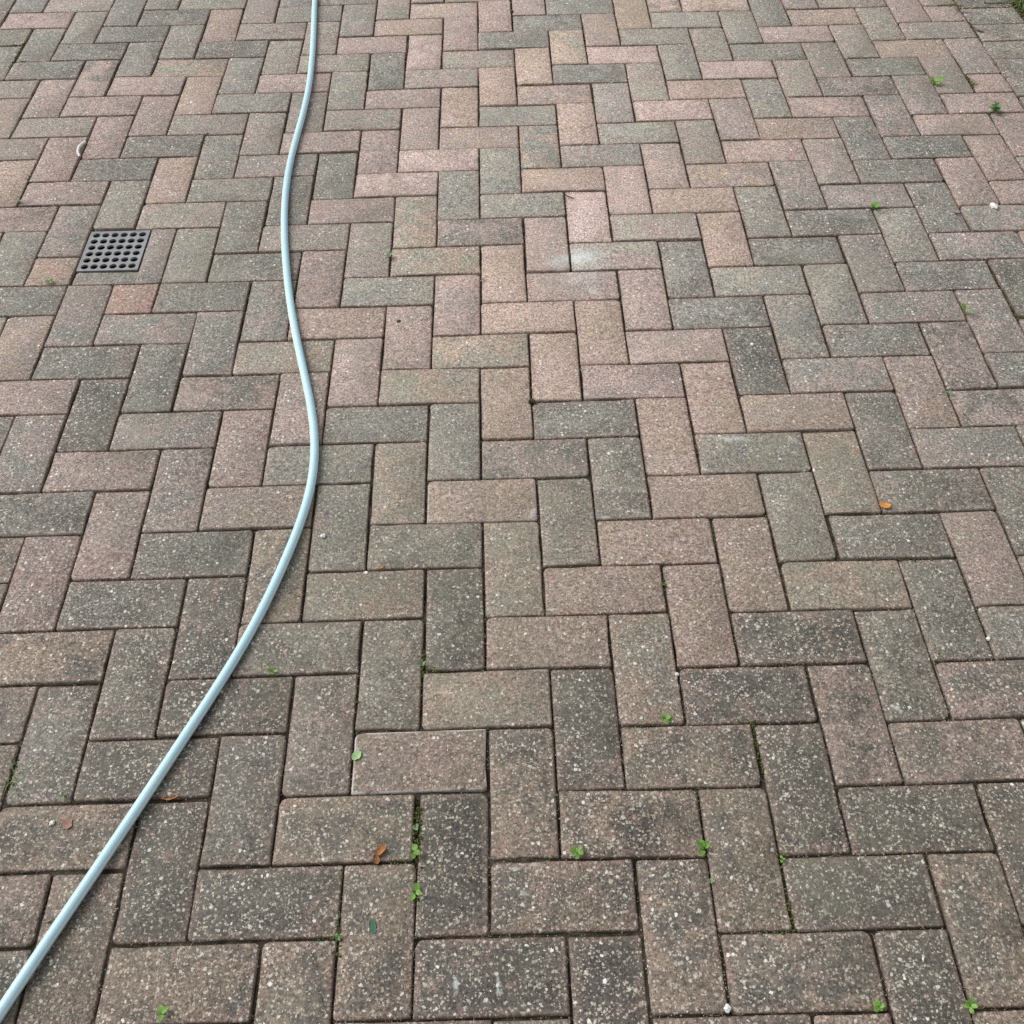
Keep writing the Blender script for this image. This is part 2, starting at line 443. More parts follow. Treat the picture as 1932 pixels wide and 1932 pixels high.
# tones: A light pink, B pink, C tan, D mauve grey, E beige grey, F grey, G dark grey, K charcoal
TONE = dict(A=(.468, .368, .346), B=(.380, .290, .262), C=(.360, .282, .228), D=(.312, .256, .238),
            E=(.278, .262, .222), F=(.226, .222, .204), G=(.160, .154, .139), K=(.102, .099, .093), R=(.42, .275, .235))
T = """
-15,18,F -14,18,ED -11,18,EF -10,18,FE -15,17,AB -12,17,F -11,17,FG -8,17,D -7,17,EF -7,18,FD -4,17,ED -3,17,CD 0,17,D 1,17,F 5,17,CA 4,18,D 8,17,FD 9,17,ED
-16,16,E -13,16,EF -12,16,F -9,16,BC -8,16,DE -5,16,DF -4,16,CB -1,16,B 0,16,FG 3,16,C 4,16,FE 7,16,F 8,16,CD 11,16,BD 12,16,DB
-14,15,EF -13,15,GF -10,15,FE -9,15,FG -6,15,DE -5,15,BD -2,15,BD -1,15,FG 2,15,DC 3,15,FE 6,15,FE 7,15,BA 10,15,DE 11,15,DF
-15,14,FE -14,14,FG -11,14,GF -10,14,CE -7,14,DE -6,14,DE -3,14,AB -2,14,ED 1,14,EC 2,14,AB 5,14,DE 6,14,FE 9,14,DE 10,14,BC
-15,13,DE -12,13,BG -11,13,BD -8,13,EF -7,13,DB -4,13,FG -3,13,ED 0,13,BC 1,13,FG 4,13,FE 5,13,BA 8,13,DE 9,13,GF 12,13,FD
-13,12,BD -12,12,BD -9,12,BC -8,12,EF -5,12,EF -4,12,BD -1,12,CB 0,12,CD 3,12,DE 4,12,BC 7,12,DE 8,12,GD 11,12,DE 12,12,B
-14,11,CD -13,11,DE -10,11,BD -9,11,ED -6,11,DF -5,11,ED -2,11,BC -1,11,EF 2,11,FD 3,11,AB 6,11,FE 7,11,BD 10,11,DF 11,11,BD
-14,10,BD -11,10,BD -10,10,FG -7,10,DE -6,10,BD -3,10,BD -2,10,CD 1,10,BC 2,10,EF 5,10,D 6,10,DC 9,10,FD 10,10,DB
-12,9,B -11,9,FG -8,9,EF -7,9,DF -4,9,BD -3,9,BA 0,9,CF 1,9,DF 4,9,ED 5,9,DB 8,9,GF 9,9,GF 12,9,BD
-13,8,BC -12,8,BD -9,8,BC -8,8,EF -5,8,GF -4,8,AB -1,8,FE 0,8,CB 3,8,DB 4,8,CD 7,8,DE 8,8,FG 11,8,BD
-13,7,BD -10,7,FE -9,7,BE -6,7,FG -5,7,BD -2,7,EF -1,7,FE 2,7,DB 3,7,BC 6,7,DF 7,7,FD 10,7,BD 11,7,BD
-11,6,FD -7,6,FG -6,6,DE -3,6,EC -2,6,GD 1,6,BA 2,6,ED 5,6,FE 6,6,FG 9,6,GF 10,6,DF
-12,5,FE -11,5,RC -8,5,FE -7,5,GF -4,5,ED -3,5,CE 0,5,BD 1,5,DE 4,5,BC 5,5,GF 8,5,FE 9,5,DF
-12,4,GF -9,4,R -8,4,GF -5,4,BD -4,4,FE -1,4,BC 0,4,BD 3,4,GF 4,4,FE 7,4,DF 8,4,GF
-10,3,FD -9,3,FD -6,3,DF -5,3,CB -2,3,BD -1,3,CB 2,3,BD 3,3,GF 6,3,FE 7,3,DF 10,3,KG
-11,2,DC -10,2,FG -7,2,DF -6,2,EC -3,2,BD -2,2,EC 1,2,BC 2,2,BD 5,2,EF 6,2,FG 9,2,DF
-11,1,DB -8,1,GF -7,1,BG -4,1,BA -3,1,CE 0,1,CB 1,1,BD 4,1,KG 5,1,DF 8,1,GD 9,1,GF
-12,0,DF -9,0,KG -8,0,DF -5,0,DB -4,0,GF -1,0,BC 0,0,GF 3,0,CB 4,0,CD 7,0,CD 8,0,DG
-10,-1,DF -9,-1,DB -6,-1,DB -5,-1,EF -2,-1,EF -1,-1,DG 2,-1,BC 3,-1,FE 6,-1,FG 7,-1,DF
-10,-2,FG -7,-2,FD -6,-2,CD -3,-2,CE -2,-2,CB 1,-2,EG 2,-2,BC 5,-2,EC 6,-2,FG
-8,-3,DB -7,-3,GF -4,-3,EF -3,-3,GE 0,-3,EG 1,-3,CB 4,-3,FE 5,-3,GF 8,-3,GF
-9,-4,DB -8,-4,GF -5,-4,CG -4,-4,CE -1,-4,CE 0,-4,BC 3,-4,CB 4,-4,CE 7,-4,DB 8,-4,CE
-9,-5,GC -6,-5,KG -5,-5,GE -2,-5,KG -1,-5,CB 2,-5,CB 3,-5,GK 6,-5,GF 7,-5,GF
-10,-6,GD -7,-6,EG -6,-6,KG -3,-6,GE -2,-6,EC 1,-6,CE 2,-6,GK 5,-6,GE 6,-6,GB
-8,-7,GF -7,-7,KG -4,-7,GD -3,-7,CB 0,-7,KG 1,-7,GC 4,-7,KB 5,-7,GB
-9,-8,CE -8,-8,KC -5,-8,GF -4,-8,CG -1,-8,GC 0,-8,KC 3,-8,GK 4,-8,KG
-9,-9,KB -6,-9,KG -5,-9,KG -2,-9,GK -1,-9,GC 2,-9,GC 3,-9,KG 6,-9,KG
-10,-10,CB -7,-10,GC -6,-10,GC -3,-10,CG -2,-10,GK 1,-10,GC 2,-10,CG 5,-10,CG 6,-10,CB
-7,-11,GK -4,-11,GC -3,-11,BG 0,-11,GK 1,-11,GC 4,-11,KG 5,-11,CB
"""
TONES = {}
for w_ in T.split():
    a, b, c = w_.split(',')
    TONES[(int(a), int(b))] = c

# trims in mm: left, right, bottom, top (bricks that leave a wide joint), seen in the photograph
TRIM = {(-4, -8): (0, 5.5, 0, 0), (1, -7): (0, 3.5, 0, 0), (10, 3): (3, 0, 6, 0), (-1, 0): (0, 0, 0, 0), (5, -3): (3, 0, 0, 2.5), (4, -7): (2, 0, 0, 0),
        (-2, -5): (1.5, 0, 0, 0), (-14, 15): (3, 0, 0, 0), (-12, 13): (0, 3, 0, 0), (5, 5): (0, 3, 0, 0), (11, 12): (0, 3, 0, 0), (-7, -7): (0, 0, 3, 0),
        (-8, -8): (0, 0, 2, 0), (-6, -6): (0, 0, 2, 0), (-1, -9): (0, 2, 2, 0), (6, 2): (0, 1.5, 0, 0), (9, 5): (0, 0, 2, 0)}
RIM = {(-3, -7): .9, (-2, -2): .45, (-5, -1): .3, (-10, -2): .4, (-7, -2): .25}
GAP = 0.0022

CUT = {(-11, 5): (-11, 5, 1, 1), (-9, 4): (-9, 4, 1, 1)}
DROP = {(-10, 6)}
recs = []                                  # x, y key; centre; length; width; angle; tone; seed


def add_brick(key, x, y, w, h, vertical, tone):
    c = [warp(x, y), warp(x + w, y), warp(x + w, y + h), warp(x, y + h)]
    ex = ((c[1] - c[0]) + (c[2] - c[3])) / 2
    ey = ((c[3] - c[0]) + (c[2] - c[1])) / 2
    ctr = (c[0] + c[1] + c[2] + c[3]) / 4
    a1 = math.atan2(ex.y, ex.x)
    a2 = math.atan2(ey.y, ey.x) - math.pi / 2
    ang = a1 * (w / (w + h)) + a2 * (h / (w + h))
    sx, sy = ex.length - GAP, ey.length - GAP
    t = TRIM.get(key)
    r = random.Random(hash((key[0] * 131 + key[1] * 7919, 5)))
    sx -= r.uniform(-.0009, .0020)
    sy -= r.uniform(-.0010, .0018)
    if t:
        l, rr, b, tp = [v * .001 for v in t]
        ux, uy = Vector((math.cos(ang), math.sin(ang))), Vector((-math.sin(ang), math.cos(ang)))
        ctr = ctr + ux * (l - rr) / 2 + uy * (b - tp) / 2
        sx -= l + rr
        sy -= b + tp
    ang += R(max(-.7, min(.7, r.gauss(0, .32))))
    L, W = (sy, sx) if vertical else (sx, sy)
    if vertical:
        ang += math.pi / 2
    z = max(-.0020, min(.0022, r.gauss(0, .0010))) + dip(ctr.x, ctr.y)
    recs.append(dict(key=key, c=ctr, L=L, W=W, a=ang, tone=tone, z=z, tx=R(max(-.7, min(.7, r.gauss(0, .4)))), ty=R(max(-.4, min(.4, r.gauss(0, .22)))), s=r.random()))


def rand_tone(r):
    return r.choice('BCDEFG') + r.choice('BCDEFGG')


for x in range(X0, XE):
    for y in range(Y0, Y1):
        kk = (x - y) % 4
        if kk not in (0, 3) or (x, y) in DROP:
            continue
        r = random.Random(x * 977 + y * 31 + 5)
        tone = TONES.get((x, y)) or rand_tone(r)
        w, h = (2, 1) if kk == 0 else (1, 2)
        xx, yy = x, y
        if (x, y) in CUT:
            xx, yy, w, h = CUT[(x, y)]
        w = min(w, XE - xx)
        add_brick((x, y), xx, yy, w, h, kk == 3 and h > w, tone)
# cut strips round the drain grate
add_brick((-101, 5), -9.95, 5.0, 1.45, .455, False, 'GF')
add_brick((-102, 5), -8.585, 5.0, .60, 1.99, True, 'FD')
# header course along the right-hand edge
for y in range(Y0, Y1):
    r = random.Random(y * 77 + 1)
    add_brick((900, y), XE, y + .75, 1.6, 1, False, r.choice(['GF', 'GE', 'GK', 'FG', 'EG']))


def brick_outline(L, W, r, seed):
    """20 points round the top of a brick, arris worn unevenly"""
    q = random.Random(seed)
    hl, hw, c = L / 2, W / 2, .0040
    pts = []
    for sx, sy, a0, side in ((1, 1, 0, 't'), (-1, 1, 90, 'l'), (-1, -1, 180, 'b'), (1, -1, 270, 'r')):
        cc = c * q.uniform(.45, 1.5) + (q.uniform(.002, .007) if q.random() < .17 else 0)
        for kq in range(3):
            a = R(a0 + 45 * kq)
            pts.append((sx * (hl - cc) + cc * math.cos(a), sy * (hw - cc) + cc * math.sin(a)))
        ts = (.62, .2, -.25, -.6) if side in 'tb' and L > .15 else ((.35, -.3) if side in 'tb' else (.3,))
        for t in ts:
            t += q.uniform(-.12, .12)
            d = -abs(q.gauss(0, .0005)) - (.0012 if q.random() < .08 else 0)
            if side == 't': pts.append((t * hl, hw + d))
            elif side == 'b': pts.append((-t * hl, -hw - d))
            elif side == 'l': pts.append((-hl - d, t * hw))
            else: pts.append((hl + d, -t * hw))
    return pts


def brick_geo(L, W, seed, deep=.028):
    q = random.Random(seed * 3 + 1)
    o = brick_outline(L, W, 0, seed)
    n = len(o)
    rings = []
    for inset, z in ((.0024, 0.0), (.0009, -.0007), (.0002, -.0024), (0.0, -deep)):
        ring = []
        for i, (x, y) in enumerate(o):
            jit = q.uniform(.55, 1.5) if inset > .001 else 1
            ix = max(-1, min(1, x / (L / 2))); iy = max(-1, min(1, y / (W / 2)))
            kx = inset * jit if abs(ix) > .9 else 0
            ky = inset * jit if abs(iy) > .85 else 0
            ring.append((x - math.copysign(kx, x), y - math.copysign(ky, y), z + (q.uniform(-.0004, .0002) if z > -.004 else 0)))
        rings.append(ring)
    vs = [p for rg in rings for p in rg]
    fs = [tuple(range(n))]
    for k_ in range(3):
        for i in range(n):
            j = (i + 1) % n
            fs.append((k_ * n + j, k_ * n + i, (k_ + 1) * n + i, (k_ + 1) * n + j))
    uv = [(x / L + .5, y / W + .5) for x, y, z in vs]
    return vs, fs, uv


def brick_mesh(name, L, W, seed):
    vs, fs, uv = brick_geo(L, W, seed)
    me = mesh(name, vs, fs, True)
    lay = me.uv_layers.new(name='UVMap')
    for lp in me.loops:
        lay.data[lp.index].uv = uv[lp.vertex_index]
    me.materials.append(MAT_BRICK)
    return me


NL, NW = 2 * M - GAP, M - GAP
FULL = [brick_mesh('brick', NL, NW, s) for s in range(14)]
special = {}


def area_px(rc):
    c, a = rc['c'], rc['a']
    ux, uy = Vector((math.cos(a), math.sin(a))) * rc['L'] / 2, Vector((-math.sin(a), math.cos(a))) * rc['W'] / 2
    poly = []
    for s1, s2 in ((-1, -1), (1, -1), (1, 1), (-1, 1)):
        p = c + ux * s1 + uy * s2
        q = to_px((p.x, p.y, 0))
        if q is None: return 0
        poly.append(q)
    # clip to the frame
    for ax, lim, sg in ((0, 0, 1), (0, 1932, -1), (1, 0, 1), (1, 1932, -1)):
        out = []
        for i in range(len(poly)):
            p, q = poly[i], poly[(i + 1) % len(poly)]
            ip, iq = sg * (p[ax] - lim) >= 0, sg * (q[ax] - lim) >= 0
            if ip: out.append(p)
            if ip != iq:
                t = (lim - p[ax]) / (q[ax] - p[ax])
                out.append((p[0] + (q[0] - p[0]) * t, p[1] + (q[1] - p[1]) * t))
        poly = out
        if len(poly) < 3: return 0
    return abs(sum(poly[i][0] * poly[(i + 1) % len(poly)][1] - poly[(i + 1) % len(poly)][0] * poly[i][1] for i in range(len(poly)))) / 2


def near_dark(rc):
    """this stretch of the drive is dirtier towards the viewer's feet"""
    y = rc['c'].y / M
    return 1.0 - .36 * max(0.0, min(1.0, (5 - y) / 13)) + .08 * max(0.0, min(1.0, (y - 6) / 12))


def tones(rc):
    t = rc['tone']
    r = random.Random(int(rc['s'] * 1e6))
    x, y = rc['c'].x / M, rc['c'].y / M
    # the middle of the drive is scrubbed paler by tyres; both sides are greyer and dirtier
    track = math.exp(-((x - 1.5) / 5.5) ** 2) * max(0, min(1, (y + 7) / 9))
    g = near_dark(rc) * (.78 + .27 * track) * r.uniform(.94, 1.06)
    a = TONE[t[0]]
    b = TONE[t[1]] if len(t) > 1 else tuple(v * .85 for v in a)
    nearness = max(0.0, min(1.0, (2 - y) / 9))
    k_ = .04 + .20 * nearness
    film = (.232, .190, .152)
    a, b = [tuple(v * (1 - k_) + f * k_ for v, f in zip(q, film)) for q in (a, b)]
    out = []
    for q in (a, b):
        m_ = sum(q) / 3
        out.append(tuple((m_ + (v - m_) * 1.14) * g for v in q))
    return out


for rc in recs:
    rc['px'] = area_px(rc)
recs.sort(key=lambda q: -q['px'])
single, rest = recs[:300], recs[300:]
for i, rc in enumerate(single):
    full = rc['L'] > .17 and rc['W'] > .08
    if full:
        me = FULL[int(rc['s'] * 991) % len(FULL)]
        sc = (rc['L'] / NL, rc['W'] / NW, 1)
    else:
        me = brick_mesh('brick', rc['L'], rc['W'], 50 + i)
        sc = (1, 1, 1)
    o = link('brick', me, None, paving)
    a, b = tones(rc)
    flip = math.pi if rc['s'] > .5 else 0
    o.location = (rc['c'].x, rc['c'].y, rc['z'])
    o.rotation_euler = (rc['tx'], rc['ty'], rc['a'] + flip)
    o.scale = sc
    o.color = a + (1.0,)
    o['patch'] = list(b)
    o['rim'] = float(RIM.get(rc['key'], 0.0))

# the bricks beyond those 300 (far corners and outside the frame): one part
vs, fs, uvs, tn, pt, sd = [], [], [], [], [], []
for i, rc in enumerate(rest):
    v, f, uv = brick_geo(rc['L'], rc['W'], i % 23)
    Mx = Matrix.Translation((rc['c'].x, rc['c'].y, rc['z'])) @ Matrix.Rotation(rc['a'], 4, 'Z') @ Matrix.Rotation(rc['tx'], 4, 'X')
    b0 = len(vs)
    vs += [Mx @ Vector(p) for p in v]
    fs += [tuple(b0 + q for q in ff) for ff in f]
    uvs += uv
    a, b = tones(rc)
    tn += [a + (1,)] * len(v)
    pt += [b + (1,)] * len(v)
    sd += [rc['s']] * len(v)
me = mesh('brick_field', vs, fs)
lay = me.uv_layers.new(name='UVMap')
flat = []
for lp in me.loops:
    flat += uvs[lp.vertex_index]
lay.data.foreach_set('uv', flat)
for nm, dat in (('tone', tn), ('patch', pt)):
    at_ = me.attributes.new(nm, 'FLOAT_COLOR', 'POINT')
    at_.data.foreach_set('color', [c for q in dat for c in q])
at_ = me.attributes.new('seed', 'FLOAT', 'POINT')
at_.data.foreach_set('value', sd)
bf = link('brick_field', me, MAT_BRICKF, paving)
bf['kind'] = 'stuff'

# strip of mossy soil beyond the header course
soil = sheet('soil', 14.66 * M, 14.66 * M + 1.6, Y0 * M, Y1 * M, 90, 260, -0.006, 0.012, 22, MAT_SOIL)
tag(soil, kind='structure')

# ------------------------------------------------------------------ drain grate
def drain():
    c = [Vector(((x) * M, (y) * M)) for x, y in ((-9.92, 5.49), (-8.56, 5.48), (-8.60, 6.91), (-9.90, 6.95))]
    ctr = (c[0] + c[1] + c[2] + c[3]) / 4
    ex, ey = (c[1] - c[0]), (c[3] - c[0])
    w = ex.length - .002
    h = ey.length - .002
    root = bpy.data.objects.new('drain_grate', None)
    S.collection.objects.link(root)
    root.location = (ctr.x, ctr.y, dip(ctr.x, ctr.y) - .0012)
    root.rotation_euler = (0, 0, math.atan2(ex.y, ex.x) + .004)
    tag(root, 'square grey drain grate with six rows of round holes, set among the cut bricks', 'drain grate')
    # plate with 36 real holes
    n, rr, seg = 6, .0088, 12
    mx, my = .0150, .0145
    px, py = (w - 2 * mx) / (n - 1), (h - 2 * my) / (n - 1)
    bm = bmesh.new()
    top, bot = -.0010, -.0060
    xs = [-w / 2] + [-w / 2 + mx + px * (i + .5) for i in range(n - 1)] + [w / 2]
    ys = [-h / 2] + [-h / 2 + my + py * (i + .5) for i in range(n - 1)] + [h / 2]
    for j in range(n):
        for i in range(n):
            cx, cy = -w / 2 + mx + px * i, -h / 2 + my + py * j
            x0, x1, y0, y1 = xs[i], xs[i + 1], ys[j], ys[j + 1]
            ring, outer, low = [], [], []
            for s in range(seg):
                a = 2 * math.pi * (s + .5) / seg
                dx, dy = math.cos(a), math.sin(a)
                tx = ((x1 if dx > 0 else x0) - cx) / dx
                ty = ((y1 if dy > 0 else y0) - cy) / dy
                # snap one outer vertex onto each cell corner
                t = min(tx, ty)
                ox, oy = cx + dx * t, cy + dy * t
                if s % 3 == 1:
                    ox, oy = (x1 if dx > 0 else x0), (y1 if dy > 0 else y0)
                outer.append(bm.verts.new((ox, oy, top)))
                ring.append(bm.verts.new((cx + rr * dx, cy + rr * dy, top)))
                low.append(bm.verts.new((cx + rr * dx, cy + rr * dy, bot)))
            for s in range(seg):
                q = (s + 1) % seg
                bm.faces.new((ring[s], outer[s], outer[q], ring[q]))
                bm.faces.new((low[s], ring[s], ring[q], low[q]))
    bmesh.ops.remove_doubles(bm, verts=bm.verts, dist=1e-5)
    b = [bm.verts.new((x, y, z)) for z in (top, bot) for x, y in ((-w / 2, -h / 2), (w / 2, -h / 2), (w / 2, h / 2), (-w / 2, h / 2))]
    for i in range(4):
        j = (i + 1) % 4
        bm.faces.new((b[i], b[4 + i], b[4 + j], b[j]))
    me = bpy.data.meshes.new('grate_plate')
    bm.to_mesh(me); bm.free()
    link('grate_plate', me, MAT_GRATE, root)
    # sunken sump below it
    vs, fs = [], []
    for z in (-.0062, -.055):
        for x, y in ((-w / 2, -h / 2), (w / 2, -h / 2), (w / 2, h / 2), (-w / 2, h / 2)):
            vs.append((x * .97, y * .97, z))
    fs = [(0, 1, 5, 4), (1, 2, 6, 5), (2, 3, 7, 6), (3, 0, 4, 7), (4, 5, 6, 7)]
    link('sump', mesh('sump', vs, fs, False), MAT_DARK, root)
    # the frame: a thin proud lip round the plate
    bm = bmesh.new()
    lip = .0035
    for (x0, x1, y0, y1) in ((-w / 2, w / 2, -h / 2 - .0004, -h / 2 + lip), (-w / 2, w / 2, h / 2 - lip, h / 2 + .0004),
                             (-w / 2 - .0004, -w / 2 + lip, -h / 2 + lip, h / 2 - lip), (w / 2 - lip, w / 2 + .0004, -h / 2 + lip, h / 2 - lip)):
        r_ = bmesh.ops.create_cube(bm, size=1)
        for v in r_['verts']:
            v.co = Vector(((x0 + x1) / 2 + v.co.x * (x1 - x0), (y0 + y1) / 2 + v.co.y * (y1 - y0), -.0064 + v.co.z * .0112))
    me = bpy.data.meshes.new('grate_frame')
    bm.to_mesh(me); bm.free()
    link('grate_frame', me, MAT_GRATE, root)
    return ctr, w, h


GC, GW_, GH_ = drain()
# open the sand bed under the grate
bm = bmesh.new(); bm.from_mesh(paving.data)
kill = [f for f in bm.faces if abs(f.calc_center_median().x - GC.x) < GW_ / 2 - .006 and abs(f.calc_center_median().y - GC.y) < GH_ / 2 - .006]
bmesh.ops.delete(bm, geom=kill, context='FACES')
bm.to_mesh(paving.data); bm.free()

# ------------------------------------------------------------------ garden hose
HOSE = [(600, -120), (596, -50), (593, 0), (592, 55), (590, 110), (585, 168), (573, 215), (557, 262), (547, 300), (539, 345), (535, 392), (535, 440),
        (539, 500), (544, 555), (552, 608), (564, 660), (575, 710), (586, 757), (594, 803), (597, 850), (593, 903), (581, 952),
        (562, 1003), (541, 1053), (519, 1103), (495, 1153), (468, 1203), (438, 1254), (405, 1305), (369, 1360), (329, 1420),
        (289, 1481), (248, 1543), (205, 1607), (163, 1670), (121, 1731), (79, 1793), (38, 1855), (-4, 1918), (-70, 2018), (-160, 2150)]
HR = .0081


def catmull(p, sub):
    out = []
    for i in range(len(p) - 1):
        a, b, c, d = p[max(0, i - 1)], p[i], p[i + 1], p[min(len(p) - 1, i + 2)]
        for s in range(sub):
            t = s / sub
            out.append(.5 * ((2 * b) + (c - a) * t + (2 * a - 5 * b + 4 * c - d) * t * t + (3 * b - a - 3 * c + d) * t ** 3))
    out.append(p[-1])
    return out


ctr = [at(x, y, HR) for x, y in HOSE]
d0 = (ctr[0] - ctr[1]).normalized()
ctr = [ctr[0] + Vector((.25, 1.0, 0)), ctr[0] + Vector((.06, .45, 0))] + ctr
for it in range(3):                        # smooth the reading noise
    ctr = [ctr[0]] + [(ctr[i - 1] + ctr[i] * 4 + ctr[i + 1]) / 6 for i in range(1, len(ctr) - 1)] + [ctr[-1]]
path = catmull(ctr, 8)
vs, fs, uvl = [], [], []
NS = 28
dist = 0
for i, p in enumerate(path):
    tng = (path[min(i + 1, len(path) - 1)] - path[max(0, i - 1)]).normalized()
    side = Vector((-tng.y, tng.x, 0)) * -1      # right of travel when going down the picture is screen-left; keep it fixed
    up = Vector((0, 0, 1))
    if i: dist += (p - path[i - 1]).length
    tw = .10 * math.sin(dist * 1.7) + .05 * math.sin(dist * 4.1)
    for s in range(NS):
        a = 2 * math.pi * s / NS
        q = p + (-side) * math.cos(a + tw) * HR + up * math.sin(a + tw) * HR * .985
        vs.append(q)
        uvl.append((dist, s / NS))
for i in range(len(path) - 1):
    for s in range(NS):
        q = (s + 1) % NS
        fs.append((i * NS + s, (i + 1) * NS + s, (i + 1) * NS + q, i * NS + q))
me = mesh('garden_hose', vs, fs)
lay = me.uv_layers.new(name='UVMap')
for pl in me.polygons:
    for li in pl.loop_indices:
        vi = me.loops[li].vertex_index
        u, v = uvl[vi]
        if pl.index % NS == NS - 1 and vi % NS == 0:
            v = 1.0
        lay.data[li].uv = (u, v)
hose = link('garden_hose', me, MAT_HOSE)
bm = bmesh.new(); bm.from_mesh(me); bmesh.ops.recalc_face_normals(bm, faces=bm.faces); bm.to_mesh(me); bm.free()
tag(hose, 'pale blue garden hose winding across the brick paving', 'hose')

# ------------------------------------------------------------------ weeds
def leaf_mesh(name, L, W, bend, fold, seed, lobes=0):
    q = random.Random(seed)
    n = 6
    vs = []
    for i in range(n + 1):
        t = i / n
        w = W / 2 * math.sin(math.pi * min(1, t * .93 + .05)) ** .7 * (1 + (.25 if lobes and i in (2, 4) else 0)) * (1 if i < n else .12)
        z = bend * L * math.sin(t * 1.7) - bend * L * .5 * t * t
        x = L * t
        vs += [(x, -w, z + fold * w), (x, 0, z), (x, w, z + fold * w * q.uniform(.7, 1.3))]
    fs = []
    for i in range(n):
        a = i * 3
        fs += [(a, a + 3, a + 4, a + 1), (a + 1, a + 4, a + 5, a + 2)]
    return mesh(name, vs, fs)


def weed(px, py, leaves, L, label, mat=None, group='weeds sprouting from the joints', spread=360, start=0, wid=.62, seed=0, up=.35):
    """leaves on short stems round one root in a joint"""
    q = random.Random(seed * 17 + 3)
    mat = mat or MAT_LEAF
    p = at(px, py)
    root = bpy.data.objects.new('weed', None)
    S.collection.objects.link(root)
    root.location = (p.x, p.y, -.004 + p.z)
    tag(root, label, 'weed', group)
    sv, sf = [], []
    for i in range(leaves):
        a = R(start + spread * (i + q.uniform(-.3, .3)) / leaves)
        st = L * q.uniform(.02, .18)
        hgt = .006 + L * q.uniform(.1, up)
        tip = Vector((math.cos(a) * st, math.sin(a) * st, hgt))
        lm = leaf_mesh('leaf', L * q.uniform(.52, .85), L * wid * q.uniform(.75, 1.15), q.uniform(.1, .35), q.uniform(.15, .5), seed * 31 + i)
        lo = link('leaf', lm, mat, root)
        lo.location = tip
        lo.rotation_euler = (q.uniform(-.35, .35), q.uniform(-.55, .1), a + q.uniform(-.5, .5))
        # stem
        r0 = max(.0007, L * .05)
        b0 = len(sv)
        for z_, c_ in ((0, Vector((0, 0, 0))), (1, tip)):
            for s in range(4):
                an = s * math.pi / 2
                sv.append(c_ + Vector((r0 * math.cos(an), r0 * math.sin(an), 0)))
        for s in range(4):
            t_ = (s + 1) % 4
            sf.append((b0 + s, b0 + t_, b0 + 4 + t_, b0 + 4 + s))
    link('stem', mesh('stem', sv, sf), mat, root)
    return root


weed(1762, 160, 5, .024, 'bright green weed sprouting in a joint near the top right', seed=1)
weed(1874, 212, 16, .021, 'largest bushy weed with many small leaves at the right edge', MAT_LEAF2, seed=2, wid=.5, up=.9)
weed(1650, 394, 4, .018, 'small bright weed above the middle of the right side, lying on a grey brick corner', seed=3)
weed(1820, 592, 2, .020, 'upright single green shoot in a joint by the right edge', seed=4, up=1.1)
weed(1788, 743, 2, .009, 'tiny pale sprig between pinkish and dark bricks on the right', MAT_LEAF2, seed=5)
weed(735, 488, 5, .013, 'small dark green weed just right of the hose in its upper half', MAT_LEAF2, seed=6)
weed(93, 534, 6, .012, 'faded grey-green weed under the pink half brick beside the drain grate', MAT_LEAF2, seed=7)
weed(36, 384, 5, .010, 'dark little weed at the left edge above the drain grate', MAT_LEAF2, seed=8)
weed(515, 1270, 4, .011, 'little weed in the joint right beside the hose below the centre', seed=9)
weed(779, 1611, 3, .015, 'upper of two green weeds beside the brown dead leaf', seed=10)
weed(783, 1686, 3, .014, 'lower weed in the joint under the brown dead leaf', seed=11)
weed(1089, 1611, 5, .013, 'dark green curled weed in the joint at the bottom centre', seed=12)
weed(1327, 1603, 5, .017, 'bright two-lobed weed between two bricks at the lower right of centre', seed=13, spread=200, start=60)
weed(1340, 1664, 5, .006, 'speck of tiny leaves just under the bright two-lobed weed', MAT_LEAF2, seed=14)
weed(1476, 1623, 3, .006, 'tiny lone sprout in a brick corner at the lower right', seed=15)
weed(1255, 1359, 6, .011, 'low spreading weed at the foot of a tan brick right of centre', seed=16)
weed(305, 1916, 3, .014, 'upright green weed at the bottom edge near the hose', seed=17, up=1.0)
weed(1656, 1901, 7, .011, 'clustered weed with rounded leaves at the bottom right', seed=18)
weed(1829, 1899, 6, .013, 'weed with pointed leaves growing along the joint in the bottom right corner', seed=19, wid=.4)
weed(121, 1501, 4, .008, 'small dark sprout in a brick corner left of the hose', MAT_LEAF2, seed=20)
weed(638, 1771, 5, .007, 'mossy little sprout in the joint at the bottom left of centre', MAT_LEAF2, seed=21)
weed(797, 1256, 7, .009, 'mossy tuft of leaves in an upright joint left of centre', MAT_LEAF2, seed=22, wid=.4)
weed(1772, 1240, 4, .008, 'yellowish crumb of a weed at a brick corner on the right', MAT_LEAF2, seed=23)
weed(1249, 1105, 3, .006, 'minute dark weed in a joint right of the picture centre', MAT_LEAF2, seed=24)
weed(785, 1563, 5, .007, 'dark moss sprout deep in the wide joint above the two weeds', MAT_LEAF2, seed=25)

